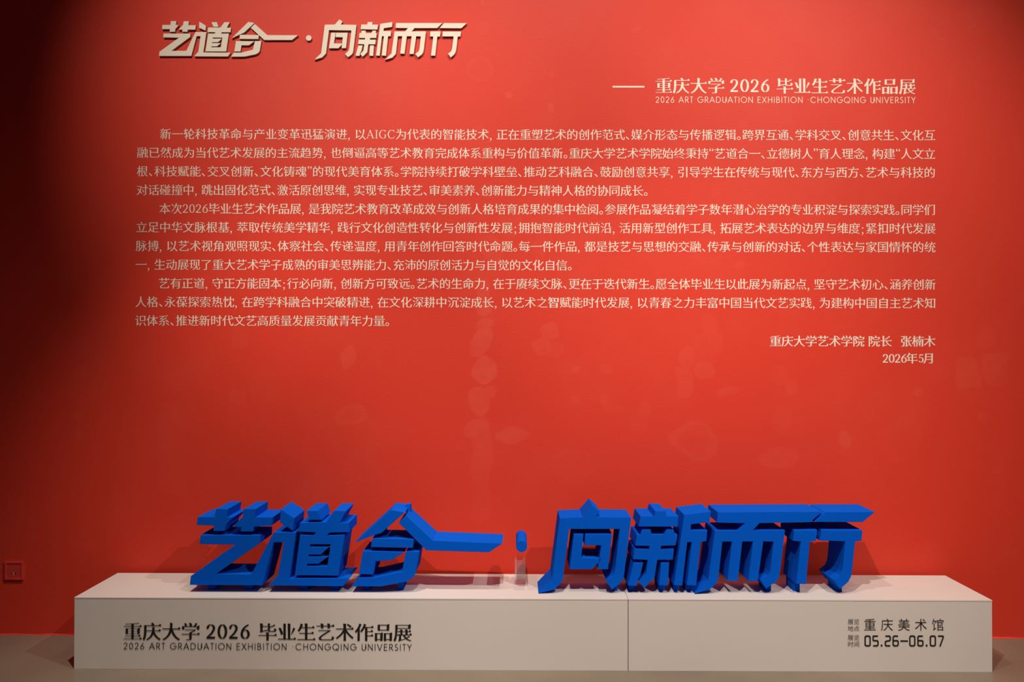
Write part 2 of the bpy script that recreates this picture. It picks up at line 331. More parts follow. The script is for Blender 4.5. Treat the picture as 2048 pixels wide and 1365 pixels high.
def prism(name, pts, holes, y0, y1, m, parent, bevel=0.0, edge_mat=None):
    """outline (x, z) points at depth y0 (front) to y1 (back), with optional holes"""
    cu = bpy.data.curves.new('outline', 'CURVE'); cu.dimensions = '2D'; cu.fill_mode = 'BOTH'
    for ring in [pts] + holes:
        s = cu.splines.new('POLY'); s.points.add(len(ring)-1); s.use_cyclic_u = True
        for p, r in zip(s.points, ring): p.co = (r[0], r[1], 0, 1)
    cu.extrude = (y1-y0)/2
    o = bpy.data.objects.new('outline', cu); C.objects.link(o)
    dg = bpy.context.evaluated_depsgraph_get()
    me0 = bpy.data.meshes.new_from_object(o.evaluated_get(dg))
    bpy.data.objects.remove(o); bpy.data.curves.remove(cu)
    bm = bmesh.new(); bm.from_mesh(me0); bpy.data.meshes.remove(me0)
    for f in bm.faces: f.smooth = False
    bmesh.ops.remove_doubles(bm, verts=list(bm.verts), dist=1e-6)
    bmesh.ops.recalc_face_normals(bm, faces=list(bm.faces))
    if bevel:
        sharp = [e for e in bm.edges if len(e.link_faces) == 2 and e.calc_face_angle(0) > 0.5 and abs(e.verts[0].co.z - e.verts[1].co.z) < 1e-6]
        bmesh.ops.bevel(bm, geom=sharp, offset=bevel, segments=1, affect='EDGES', clamp_overlap=True)
    ym = (y0+y1)/2
    for v in bm.verts: v.co = Vector((v.co.x, ym - v.co.z, v.co.y))
    bmesh.ops.recalc_face_normals(bm, faces=list(bm.faces))
    off = Vector(parent.location) if parent is not None else Vector((0,0,0))
    for v in bm.verts: v.co -= off
    me = bpy.data.meshes.new(name); bm.to_mesh(me); bm.free()
    o = link(name, me, m, parent)
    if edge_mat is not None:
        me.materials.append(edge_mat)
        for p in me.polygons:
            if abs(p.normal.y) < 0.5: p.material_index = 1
    return o
def ellipse(c, rx, rz, n=40):
    return [(c[0]+rx*math.cos(2*math.pi*i/n), c[1]+rz*math.sin(2*math.pi*i/n)) for i in range(n)]

# --- white raised title on the wall
TH = 0.016
ztl = [('yidao', 'white raised Chinese characters 艺道 joined as one, at the left end of the wall title'),
       ('heyi', 'white raised Chinese characters 合一 with long pointed bar, left of the white round dot'),
       ('xiang', 'white raised Chinese character 向, first right of the white round dot'),
       ('xin', 'white raised Chinese character 新 in the wall title, between 向 and 而'),
       ('er', 'white raised Chinese character 而 in the wall title, with long slanting top bar'),
       ('xing', 'white raised Chinese character 行 at the right end of the wall title')]
for key, label in ztl:
    allp = [at(*fn(*p), WY-TH) for fn, pts, *_ in D[key] for p in pts]
    t = empty('wall_character', (sum(p.x for p in allp)/len(allp), WY, min(p.z for p in allp)), label, 'lettering', 'white raised title characters on the red wall')
    for fn, pts, holes, *_ in D[key]:
        q2 = [(p.x, p.z) for p in (at(*fn(*v), WY-TH) for v in pts)]
        hs_ = [[(p.x, p.z) for p in (at(*fn(*v), WY-TH) for v in h)] for h in holes]
        prism('stroke', q2, hs_, WY-TH, WY-0.0008, M_letter, t, 0.0, M_edge)
c = at(617.4, 75.9, WY-TH)
t = prism('separator_dot', ellipse((c.x, c.z), 0.0145, 0.0145), [], WY-TH, WY-0.0008, M_letter, None, 0, M_edge)
tag(t, 'small white raised round dot in the middle of the wall title', 'dot')

# --- blue characters standing on the plinth
BF, BB = 4.08, 4.284
def fit(fn_h, fn_b, pairs):
    A, Bx = [], []
    for h, bl_ in pairs.items():
        x, y = fn_h(*h); X, Y = fn_b(*bl_)
        A.append((x, y, 1)); Bx.append((X, Y))
    A, Bx = np.array(A), np.array(Bx)
    M, *_ = np.linalg.lstsq(A, Bx, rcond=None)
    ex = {h: np.array(Bx[i]) - A[i] @ M for i, h in enumerate(pairs)}
    def g(h):
        v = np.array((*fn_h(*h), 1)) @ M
        if h in ex: v = v + ex[h]
        return tuple(v)
    return g
def peg(parent, fnz, u0, u1, ztop, y0=None, y1=None, below=0.0):
    y0 = BF+0.055 if y0 is None else y0; y1 = BB-0.03 if y1 is None else y1
    a, b2 = at(*fnz(u0, 1090), y0), at(*fnz(u1, 1090), y0)
    bm = bmesh.new(); box(bm, a.x, b2.x, y0, y1, PT, ztop)
    bm_obj('mounting_peg', bm, M_blue, parent, 0.001)
btl = [('yidao', 'large blue solid Chinese characters 艺道 joined as one, at the left end of the plinth'),
       ('heyi', 'large blue solid Chinese characters 合一 with a bar reaching toward the blue cylinder'),
       ('xiang', 'large blue solid Chinese character 向, first right of the blue cylinder on the plinth'),
       ('xin', 'large blue solid Chinese character 新 on the plinth, between 向 and 而'),
       ('er', 'large blue solid Chinese character 而 on the plinth, with long slanting top bar'),
       ('xing', 'large blue solid Chinese character 行 at the right end of the plinth')]
pegs = {'yidao': [(Z3,320,410,.05),(Z3,730,825,.05),(Z3,1365,1450,.05),(Z3,1710,1800,.05)],
        'heyi': [(Z4,240,300,.05),(Z4,590,650,.075)],
        'xiang': [(Z5,935,1000,.05)],
        'xin': [(Z5,1120,1185,.05),(Z5,1440,1505,.05),(Z5,1605,1660,.05),(Z5,1735,1800,.05)],
        'er': [(Z6,762,820,.05)],
        'xing': [(Z6,1065,1130,.06),(Z6,1530,1583,.06)]}
# hidden spacers that tie the loose strokes of a character together: (map, u0, u1, v0, v1)
ties = {'yidao': [(Z3,420,470,440,560),(Z3,740,790,440,560),(Z3,1210,1270,400,520),(Z3,1500,1570,320,420),(Z3,1540,1620,930,1040),(Z3,440,470,440,480)],
        'heyi': [(Z4,380,430,420,520),(Z4,640,690,300,200),(Z4,420,470,560,660),(Z4,250,290,830,940),(Z4,720,760,570,660)],
        'xiang': [(Z5,640,680,390,510),(Z5,860,900,390,510)],
        'xin': [(Z5,1400,1450,380,520),(Z5,1205,1235,730,810),(Z5,1490,1520,730,810),(Z5,1580,1680,680,720)],
        'er': [],
        'xing': [(Z6,1440,1500,330,460),(Z6,1290,1350,330,460)]}
BZ = {}
for key, label in btl:
    strokes = []
    for fn, pts, holes, fb, pairs in D[key]:
        g = fit(fn, fb, pairs)
        conv = lambda L_: [(p.x, max(p.z, PT+0.0012)) for p in (at(*g(v), BF) for v in L_)]
        strokes.append((conv(pts), [conv(h) for h in holes]))
    xs_ = [p[0] for s in strokes for p in s[0]]; zs_ = [p[1] for s in strokes for p in s[0]]
    t = empty('plinth_character', (sum(xs_)/len(xs_), (BF+BB)/2, PT), label, 'lettering', 'large blue characters standing on the plinth')
    for s, hh in strokes: prism('stroke', s, hh, BF, BB, M_blue, t, 0.0012)
    BZ[key] = strokes
    for fz, u0, u1, top in pegs[key]:
        peg(t, fz, u0, u1, PT+top)
    for fz, u0, u1, v0, v1 in ties[key]:
        a, b2 = at(*fz(u0, v0), BF), at(*fz(u1, v1), BF)
        bm = bmesh.new(); box(bm, min(a.x,b2.x), max(a.x,b2.x), BF+0.12, BF+0.165, min(a.z,b2.z), max(a.z,b2.z))
        bm_obj('connector', bm, M_blue, t)

# --- blue cylinder on its acrylic block
CYF, CYB = 4.062, 4.30
c = at(1043.2, 1093.8, CYF)
r = 11.2*CYF/F
t = empty('blue_cylinder', (c.x, (CYF+CYB)/2, c.z-r), 'short blue cylinder lying front to back, held up by a clear block between 合一 and 向', 'dot')
prism('solid_dot', ellipse((c.x, c.z), r, r, 56), [], CYF, CYB, M_blue, t, 0.0012)
ay0, ay1 = 4.238, 4.296
a1, a2 = at(1029.6, 1168, ay0), at(1051.2, 1121.6, ay0)
t = empty('acrylic_stand', ((a1.x+a2.x)/2, (ay0+ay1)/2, PT), 'small clear acrylic block stand under the blue cylinder', 'stand')
bm = bmesh.new(); box(bm, a1.x, a2.x, ay0, ay1, PT+0.0006, a2.z)
tag(bm_obj('lower_block', bm, M_haze, t, 0.0012), 'hazy lower block')
bm = bmesh.new(); box(bm, a1.x+.012, a2.x-.012, ay0+0.008, ay1-.006, a2.z+0.0006, c.z-r-0.0005)
tag(bm_obj('upper_rod', bm, M_clear, t, 0.001), 'clear upper rod')

# ------------------------------------------------------------------ glyph outlines
_gl = {}
def glyph(ch):
    """rings of a character in em units, counter clockwise with ink on the left"""
    if ch in _gl: return _gl[ch]
    cu = bpy.data.curves.new('t', 'FONT'); cu.body = ch
    o = bpy.data.objects.new('t', cu); C.objects.link(o)
    dg = bpy.context.evaluated_depsgraph_get(); cv = o.evaluated_get(dg).to_curve(dg)
    rings = []
    for s in cv.splines:
        bp_ = list(s.bezier_points); n = len(bp_); ring = []
        for i in range(n):
            a, b_ = bp_[i], bp_[(i+1) % n]
            p0, p1, p2, p3 = [np.array(v[:2]) for v in (a.co, a.handle_right, b_.handle_left, b_.co)]
            straight = abs(np.cross(p1-p0, p3-p0)) < 1e-5 and abs(np.cross(p2-p0, p3-p0)) < 1e-5
            k = 1 if straight else max(2, min(5, int(np.linalg.norm(p3-p0)/0.05)+2))
            for j in range(k):
                t_ = j/k; ring.append((1-t_)**3*p0 + 3*(1-t_)**2*t_*p1 + 3*(1-t_)*t_*t_*p2 + t_**3*p3)
        out = []
        for p in ring:
            if not out or np.linalg.norm(p-out[-1]) > 1e-4: out.append(p)
        if len(out) > 2 and np.linalg.norm(out[0]-out[-1]) < 1e-4: out.pop()
        rings.append(np.array(out))
    o.evaluated_get(dg).to_curve_clear(); bpy.data.objects.remove(o); bpy.data.curves.remove(cu)
    _gl[ch] = rings
    return rings
_sg = {}
def crossings(rings):
    """flat indices of the vertices whose outgoing edge crosses another edge"""
    A = np.vstack(rings); B = np.vstack([np.roll(r_, -1, 0) for r_ in rings])
    d = B-A; n = len(A); i, j = np.triu_indices(n, 1)
    r_ = A[j]-A[i]; den = d[i, 0]*d[j, 1]-d[i, 1]*d[j, 0]; ok = abs(den) > 1e-12; den = np.where(ok, den, 1)
    t_ = (r_[:, 0]*d[j, 1]-r_[:, 1]*d[j, 0])/den; u_ = (r_[:, 0]*d[i, 1]-r_[:, 1]*d[i, 0])/den
    e_ = 1e-4; hit = ok & (t_ > e_) & (t_ < 1-e_) & (u_ > e_) & (u_ < 1-e_)
    return set(i[hit].tolist()) | set(j[hit].tolist())
def song(ch, ax, ay, serif=1.0):
    """turn the even strokes into thick verticals, thin horizontals, tapered sweeps and triangular ends"""
    key = (ch, ax, ay, serif)
    if key in _sg: return _sg[key]
    G = glyph(ch); base = []; info = []
    for P in G:
        n = len(P); nxt = np.roll(P, -1, 0); e = nxt - P; ln = np.linalg.norm(e, axis=1); d = e/ln[:, None]
        nr = np.stack([d[:, 1], -d[:, 0]], 1)                       # outward
        off = ax*nr[:, 0]**2 + ay*nr[:, 1]**2
        Q = P.copy(); vn = np.zeros_like(P)
        for i in range(n):
            a, b_ = i-1, i
            n1, n2, o1, o2 = nr[a], nr[b_], off[a], off[b_]
            det = n1[0]*n2[1]-n1[1]*n2[0]
            m = n1+n2; m = m/max(np.linalg.norm(m), 1e-6); vn[i] = m
            if abs(det) < 0.25: Q[i] = P[i] + m*(o1+o2)/2
            else:
                dv = np.array(((o1*n2[1]-o2*n1[1])/det, (o2*n1[0]-o1*n2[0])/det)); L_ = np.linalg.norm(dv); lim = 1.6*max(abs(ax), abs(ay))
                Q[i] = P[i] + dv*(min(1, lim/L_) if L_ > 0 else 1)
        for _ in range(6):
            E2 = np.roll(Q, -1, 0)-Q; badE = np.where(np.sum(E2*d, 1) < 0.15*ln)[0]
            if len(badE) == 0: break
            for i in set(list(badE)+[(k_+1) % n for k_ in badE]): Q[i] = P[i]+0.55*(Q[i]-P[i])
        base.append(Q); info.append((n, ln, d, nr, vn))
    st = np.cumsum([0]+[len(P) for P in G])
    for _ in range(10):                                             # pull crossing parts back towards the plain outline
        hit = crossings(base)
        if not hit: break
        for h in hit:
            r_ = int(np.searchsorted(st, h, 'right'))-1; i = h-st[r_]; n = len(G[r_])
            for k in (i, (i+1) % n): base[r_][k] = G[r_][k]+0.6*(base[r_][k]-G[r_][k])
    skip = set(); res = base
    if ax != ay or serif:
        for attempt in range(8):
            res, owners, caps = [], [], {}
            for ri, Q0 in enumerate(base):
                Q = Q0.copy(); n, ln, d, nr, vn = info[ri]; ins = {}
                turn = [d[i-1][0]*d[i][1]-d[i-1][1]*d[i][0] for i in range(n)]; conv = [t_ > 0.55 for t_ in turn]
                for i in range(n):
                    if (ri, i) in skip: continue
                    j = (i+1) % n; touched = set()
                    if ln[i] < 0.105 and conv[i] and conv[j] and np.dot(d[i-1], d[j]) < -0.55:
                        N = nr[i]; wdt = np.linalg.norm(Q[j]-Q[i])
                        if N[0] < -0.30 and N[1] < -0.30 or (N[0] < -0.75 and N[1] < -0.12):          # left falling sweep
                            mid = (Q[i]+Q[j])/2
                            dref = {-1: d[i-1], 1: d[j]}
                            for sgn, s0_ in ((-1, i), (1, j)):
                                s_ = 0.0; k = s0_; Lt = 0.34
                                while s_ < Lt:
                                    f = (1-s_/Lt); touched.add(k)
                                    if k == s0_: Q[k] = mid + (Q[k]-mid)*0.12
                                    else: Q[k] = Q[k] - vn[k]*wdt*0.42*f
                                    s_ += ln[k-1] if sgn < 0 else ln[k]
                                    k = (k+sgn) % n
                                    if k in (i, j): break
                                    if conv[k] or turn[k] < -0.35 or np.dot(d[k], dref[sgn]) < 0.5: break
                        elif N[0] > 0.35 and N[1] < -0.15:                                             # right falling foot
                            Q[i] = Q[i] - d[i]*0.018; Q[j] = Q[j] + d[i]*0.024 + N*0.012; touched |= {i, j}
                        elif N[0] > 0.93 and ln[i-1] > 0.12 and serif:                                 # free right end of a horizontal
                            top = Q[j]; touched |= {i, j}
                            ins[j] = [top + np.array((0.012, -0.002)), top + np.array((-0.055*serif, 0.078*serif)), top + np.array((-0.125*serif, 0.0))]
                        elif N[1] > 0.93 and serif:                                                    # top of a vertical
                            Q[j] = Q[j] + np.array((-0.022, 0.012))*serif; Q[i] = Q[i] + np.array((0.006, -0.012))*serif; touched |= {i, j}
                    elif serif and conv[i] and d[i-1][1] > 0.93 and d[i][0] < -0.93 and ln[i-1] > 0.11 and ln[i] > 0.16:   # outer corner
                        touched.add(i)
                        ins[i] = [Q[i] + np.array((0.014, 0.0)), Q[i] + np.array((-0.022, 0.052*serif)), Q[i] + np.array((-0.085*serif, 0.0))]
                    if touched: caps[(ri, i)] = touched
                out = []
                for i in range(n):
                    for p in (ins[i] if i in ins else [Q[i]]): out.append(p); owners.append((ri, i))
                res.append(np.array(out))
            hit = crossings(res)
            if not hit: break
            own = {owners[h] for h in hit}; own |= {(r_, (i+1) % info[r_][0]) for r_, i in own}
            bad = {c_ for c_, tt in caps.items() if any((c_[0], k) in own for k in tt)}
            if not bad: res = base; break
            skip |= bad
        else: res = base
    _sg[key] = res
    return res

# ribbons: pen drawn letters --------------------------------------------------
def arc(cx, cy, rx, ry, a0, a1, n=None):
    n = n or max(3, int(abs(a1-a0)/14))
    return [(cx+rx*math.cos(math.radians(a0+(a1-a0)*i/n)), cy+ry*math.sin(math.radians(a0+(a1-a0)*i/n))) for i in range(n+1)]
def ribbon(path, wfun, closed=False):
    """list of quads"""
    P = np.array(path, float); n = len(P); Lp, Rp = [], []
    for i in range(n):
        if closed: a, b_ = P[i-1], P[(i+1) % n]; d1, d2 = P[i]-P[i-1], P[(i+1) % n]-P[i]
        else:
            d1 = P[i]-P[i-1] if i > 0 else P[1]-P[0]; d2 = P[i+1]-P[i] if i < n-1 else P[-1]-P[-2]
        d1 = d1/max(np.linalg.norm(d1), 1e-9); d2 = d2/max(np.linalg.norm(d2), 1e-9)
        t_ = d1+d2; t_ = t_/max(np.linalg.norm(t_), 1e-9); nn = np.array((-t_[1], t_[0]))
        k = 1/max(0.45, float(np.dot(nn, (-d1[1], d1[0]))))
        w_ = wfun(t_, i/(n-1))/2*k
        Lp.append(P[i]+nn*w_); Rp.append(P[i]-nn*w_)
    quads = [[Rp[i], Rp[i+1], Lp[i+1], Lp[i]] for i in range(n-1)]
    if closed: quads.append([Rp[-1], Rp[0], Lp[0], Lp[-1]])
    return quads
def serif_digit(ch, thick=0.105, thin=0.032):
    nib = lambda t_, s: thin + (thick-thin)*abs(t_[1])**1.4
    con = lambda w_: (lambda t_, s: w_)
    q_ = []
    if ch == '0': q_ = ribbon(arc(.285, .365, .19, .35, 0, 345, 26), nib, True)
    elif ch == '2':
        q_ = ribbon(arc(.27, .535, .165, .18, 165, -10, 12) + [(.40, .42), (.31, .27), (.19, .15), (.09, .055)], nib)
        q_ += ribbon([(.05, .042), (.49, .042)], con(max(.07, thick*.8)))
        q_ += ribbon(arc(.105, .56, .025, .025, 0, 345, 8), con(thick*.55), True)
    elif ch == '6':
        q_ = ribbon([(.47, .72), (.36, .665), (.24, .56), (.15, .42), (.115, .27)] , nib)
        q_ += ribbon(arc(.295, .235, .18, .22, 0, 345, 24), nib, True)
    elif ch == '5':
        q_ = ribbon([(.14, .67), (.44, .67)], con(max(.07, thick*.75))) + ribbon([(.145, .68), (.125, .40)], con(.04))
        q_ += ribbon([(.125, .40)] + arc(.245, .24, .185, .205, 95, -150, 16), nib)
    elif ch == 'A':
        q_ = ribbon([(.10, .02), (.35, .72)], con(thin*1.2)) + ribbon([(.33, .72), (.60, .02)], con(thick*.95)) + ribbon([(.18, .25), (.50, .25)], con(thin))
        q_ += ribbon([(.02, .013), (.20, .013)], con(.026)) + ribbon([(.48, .013), (.70, .013)], con(.026))
    elif ch == 'I':
        q_ = ribbon([(.19, 0), (.19, .72)], con(thick*.95)) + ribbon([(.07, .013), (.31, .013)], con(.026)) + ribbon([(.07, .707), (.31, .707)], con(.026))
    elif ch in 'GC':
        q_ = ribbon(arc(.37, .36, .29, .355, 52, 308, 22), nib)
        q_ += ribbon([(.565, .72), (.565, .52)], con(.026))
        if ch == 'G': q_ += ribbon([(.56, .08), (.56, .32)], con(thick*.9)) + ribbon([(.45, .32), (.66, .32)], con(.026))
        else: q_ += ribbon([(.57, .10), (.62, .20)], con(.03))
    return q_
G_ADV = {'A':.70,'I':.38,'G':.73,'C':.68}
# geometric light capitals, cap height 1: (advance, strokes)
def geo(ch):
    a = arc
    T = {
     'A': (.84, [[(.03,0),(.42,1)], [(.42,1),(.81,0)], [(.17,.34),(.67,.34)]]),
     'R': (.66, [[(.10,0),(.10,1)], [(.10,.96),(.34,.96)]+a(.34,.715,.20,.245,80,-80)+[(.34,.47),(.10,.47)], [(.30,.47),(.62,0)]]),
     'T': (.54, [[(.27,0),(.27,.97)], [(.02,.96),(.52,.96)]]),
     'G': (1.02, [a(.52,.5,.44,.465,42,360)+[(.55,.5)]]),
     'D': (.88, [[(.10,0),(.10,1)], [(.10,.96),(.34,.96)]+a(.36,.5,.42,.46,85,-85)+[(.34,.04),(.10,.04)]]),
     'U': (.74, [[(.10,1),(.10,.30)]+a(.37,.30,.27,.265,180,360)+[(.64,.30),(.64,1)]]),
     'I': (.24, [[(.12,0),(.12,1)]]),
     'O': (1.04, ['o', a(.52,.5,.45,.465,0,350,28)]),
     'Q': (1.04, ['o', a(.52,.5,.45,.465,0,350,28), [(.56,.30),(.90,-.06)]]),
     'C': (.96, [a(.52,.5,.45,.465,42,318)]),
     'N': (.82, [[(.10,0),(.10,1)], [(.10,.96),(.72,.04)], [(.72,0),(.72,1)]]),
     'E': (.62, [[(.10,0),(.10,1)], [(.10,.96),(.55,.96)], [(.10,.53),(.53,.53)], [(.10,.04),(.55,.04)]]),
     'X': (.74, [[(.04,0),(.68,1)], [(.06,1),(.70,0)]]),
     'H': (.80, [[(.10,0),(.10,1)], [(.70,0),(.70,1)], [(.10,.52),(.70,.52)]]),
     'B': (.66, [[(.10,0),(.10,1)], [(.10,.96),(.30,.96)]+a(.31,.745,.20,.215,80,-80)+[(.30,.53),(.10,.53)], [(.30,.53)]+a(.33,.285,.24,.245,85,-85)+[(.10,.04)]]),
     'V': (.78, [[(.03,1),(.39,0)], [(.39,0),(.75,1)]]),
     'S': (.58, [a(.29,.745,.19,.22,35,180)+[(.13,.62),(.40,.46)]+a(.28,.26,.215,.225,30,-160)]),
     'Y': (.68, [[(.03,1),(.34,.45)], [(.65,1),(.34,.45)], [(.34,.45),(.34,0)]]),
     '2': (.64, [a(.31,.70,.23,.265,170,-20)+[(.09,.05)], [(.06,.04),(.57,.04)]]),
     '0': (.66, ['o', a(.33,.5,.235,.465,0,350,24)]),
     '6': (.66, [[(.48,.99),(.16,.48)], ['o'], a(.33,.295,.235,.255,0,350,24)]),
     '·': (.40, [[(.20,.46),(.20,.56)]]),
     ' ': (.34, []),
    }
    return T[ch]

_cm = {}
def fill(rings):
    """filled flat mesh data of rings: (verts, faces) and the share of the area that got filled"""
    cu = bpy.data.curves.new('o', 'CURVE'); cu.dimensions = '2D'; cu.fill_mode = 'FRONT'
    for ring in rings:
        sp = cu.splines.new('POLY'); sp.points.add(len(ring)-1); sp.use_cyclic_u = True
        for p, r_ in zip(sp.points, ring): p.co = (r_[0], r_[1], 0, 1)
    o = bpy.data.objects.new('o', cu)
    me = o.to_mesh()
    V = [(v.co.x, v.co.y) for v in me.vertices]; Fc = [tuple(p.vertices) for p in me.polygons]
    A = sum(p.area for p in me.polygons)
    o.to_mesh_clear(); bpy.data.objects.remove(o); bpy.data.curves.remove(cu)
    T = 0
    for R in rings:
        R = np.array(R); x, y = R[:, 0], R[:, 1]; T += 0.5*float(np.sum(x*np.roll(y, -1) - np.roll(x, -1)*y))
    return V, Fc, (A/T if abs(T) > 1e-9 else 1)
BAD = []
class Flat:
    """thin lettering on a plane; every character is a mesh of its own, alike ones share their mesh"""
    def __init__(s, Y, mat_, parent, name='character'): s.Y = Y; s.m = mat_; s.parent = parent; s.name = name
    def _place(s, key, make, px, py, em, org, name=None):
        key = (key, round(em, 3), s.Y, s.m.name, org)
        if key not in _cm:
            k = em*s.Y/F; V, Fc = make()
            bm = bmesh.new(); vs = [bm.verts.new(((v[0]-org[0])*k, 0 if len(v) < 3 else -2e-5*v[2], (v[1]-org[1])*k)) for v in V]
            for f in Fc:
                try: bm.faces.new([vs[i] for i in f])
                except ValueError: pass
            for f in bm.faces:
                f.normal_update()
                if f.normal.y > 0: f.normal_flip()
            me = bpy.data.meshes.new('character'); bm.to_mesh(me); bm.free(); me.materials.append(s.m); _cm[key] = me
        c_ = at(px, py, s.Y)
        return link(name or s.name, _cm[key], None, s.parent, c_ - Vector(s.parent.location))
    def put(s, ch, ax, ay, serif, px, py, em, org=(0.5, 0.38), shift=(0, 0), name=None):
        def make():
            V, Fc, q_ = fill([r_+np.array(shift) for r_ in song(ch, ax, ay, serif)])
            if not 0.97 < q_ < 1.03:
                BAD.append((ch, round(q_, 2))); V, Fc, q_ = fill([r_+np.array(shift) for r_ in glyph(ch)])
            return V, Fc
        return s._place((ch, ax, ay, serif, shift), make, px, py, em, org, name)
    def pen(s, key, quads, px, py, em, org=(0, 0), name=None):
        def make():
            V = [(p[0], p[1], qi % 7) for qi, Q_ in enumerate(quads) for p in Q_]; Fc = []; n = 0
            for Q_ in quads: Fc.append(tuple(range(n, n+len(Q_)))); n += len(Q_)
            return V, Fc
        return s._place(key, make, px, py, em, org, name)

TY = WY - 0.0012
WIDTH = {'，': .60, '、': .50, '。': .48, '；': .45, '“': .46, '”': .46, ' ': .42}
def disc(cx, cy, r_, n=14): return [(cx+r_*math.cos(2*math.pi*i/n), cy+r_*math.sin(2*math.pi*i/n)) for i in range(n)]
TAIL = [[(.158,.03),(.15,-.05),(.105,-.05),(.08,.0)],[(.15,-.05),(.10,-.13),(.08,-.11),(.105,-.05)],[(.10,-.13),(.04,-.17),(.03,-.155),(.08,-.11)]]
def text_line(fl, txt, x0, x1, y0, slope, em, ax, ay, serif=1.0, thick=.085, thin=.03, bold=''):
    adv = [WIDTH.get(c_, G_ADV.get(c_, .56 if c_ in '02654' else 1.0)) for c_ in txt]
    tot = sum(adv); k = (x1-x0)/tot; x = x0
    for c_, a_w in zip(txt, adv):
        y = y0 + slope*(x-x0); cx = x + a_w*k/2
        if c_ == ' ': pass
        elif c_ in '0265AIGC': fl.pen(('s', c_, thick, thin), serif_digit(c_, thick, thin), cx, y, em, (.285 if c_.isdigit() else G_ADV[c_]/2, .36))
        elif c_ == '，': fl.pen('，', [disc(.10, .03, .055)]+TAIL, x, y, em*1.15, (-.02, .34), 'punctuation_mark')
        elif c_ == '；': fl.pen('；', [disc(.10, .03, .055), disc(.10, .39, .055)]+TAIL, x, y, em*1.12, (-.08, .36), 'punctuation_mark')
        elif c_ in '、。': fl.put(c_, 0, 0, 0, x, y, em, (.0, .38), name='punctuation_mark')
        elif c_ in '“”': fl.put(c_, 0, 0, 0, cx, y, em, (.20, .38), (0, .13), name='punctuation_mark')
        else: fl.put(c_, ax+(.02 if bold and c_ in bold else 0), ay, serif, cx, y, em)
        x += a_w*k

SL = 0.0016
lines = [
 (319.5,1871,'新一轮科技革命与产业变革迅猛演进，以AIGC为代表的智能技术，正在重塑艺术的创作范式、媒介形态与传播逻辑。跨界互通、学科交叉、创意共生、文化互'),
 (273.5,1871,'融已然成为当代艺术发展的主流趋势，也倒逼高等艺术教育完成体系重构与价值革新。重庆大学艺术学院始终秉持“艺道合一、立德树人”育人理念，构建“人文立'),
 (273,1871,'根、科技赋能、交叉创新、文化铸魂”的现代美育体系。学院持续打破学科壁垒、推动艺科融合、鼓励创意共享，引导学生在传统与现代、东方与西方、艺术与科技的'),
 (272.5,1298,'对话碰撞中，跳出固化范式、激活原创思维，实现专业技艺、审美素养、创新能力与精神人格的协同成长。'),
 (318,1871,'本次2026毕业生艺术作品展，是我院艺术教育改革成效与创新人格培育成果的集中检阅。参展作品凝结着学子数年潜心治学的专业积淀与探索实践。同学们'),
 (271.5,1871.5,'立足中华文脉根基，萃取传统美学精华，践行文化创造性转化与创新性发展；拥抱智能时代前沿，活用新型创作工具，拓展艺术表达的边界与维度；紧扣时代发展'),
 (271,1871.5,'脉搏，以艺术视角观照现实、体察社会、传递温度，用青年创作回答时代命题。每一件作品，都是技艺与思想的交融、传承与创新的对话、个性表达与家国情怀的统'),
 (270.5,1146,'一，生动展现了重大艺术学子成熟的审美思辨能力、充沛的原创活力与自觉的文化自信。'),
 (316.5,1872,'艺有正道，守正方能固本；行必向新，创新方可致远。艺术的生命力，在于赓续文脉、更在于迭代新生。愿全体毕业生以此展为新起点，坚守艺术初心、涵养创新'),
 (270,1872,'人格、永葆探索热忱，在跨学科融合中突破精进，在文化深耕中沉淀成长，以艺术之智赋能时代发展，以青春之力丰富中国当代文艺实践，为建构中国自主艺术知'),
 (269.5,781,'识体系、推进新时代文艺高质量发展贡献青年力量。'),
]
groups = [(0, 4, 'first cream text paragraph on the red wall, four lines, topmost of three'),
          (4, 8, 'second cream text paragraph on the red wall, four lines, the middle one'),
          (8, 11, 'third cream text paragraph on the red wall, three lines, the lowest')]
for a0, a1_, lab in groups:
    c_ = at(1070, 267+37.35*(a1_-.5), WY)
    t = empty('wall_paragraph', (c_.x, WY, c_.z), lab, 'wall text', 'paragraphs of vinyl text on the red wall')
    fl = Flat(TY, M_vinyl, t)
    for i in range(a0, a1_):
        x0, x1, txt = lines[i]
        text_line(fl, txt, x0, x1, 268.0+37.35*i+SL*(x0-271), SL, 23.6, 0.006, -0.009, 0.75, .085, .032, bold='智' if i == 9 else '')
# signature and date
c_ = at(1700, 735, WY)
t = empty('wall_signature', (c_.x, WY, c_.z), 'two right-aligned short cream text lines, name and date, below the paragraphs', 'wall text')
fl = Flat(TY, M_vinyl, t)
text_line(fl, '重庆大学艺术学院', 1539, 1729, 682.6, SL, 23.8, 0.020, -0.008, .8)
text_line(fl, '院长', 1736, 1784, 682.9, SL, 23.8, 0.020, -0.008, .8); text_line(fl, '张楠木', 1800.5, 1871, 683, SL, 23.8, 0.020, -0.008, .8)
for i, ch in enumerate('2026'): fl.pen(('sb', ch), serif_digit(ch, .12, .04), 1764.5+12.2*i, 717.5, 23.0, (0, .36))
fl.put('年', .020, -.008, .8, 1823.5, 717, 23.4); fl.pen(('sb', '5'), serif_digit('5', .12, .04), 1836.0, 717.5, 23.0, (0, .36)); fl.put('月', .020, -.008, .8, 1857.5, 717, 23.0)

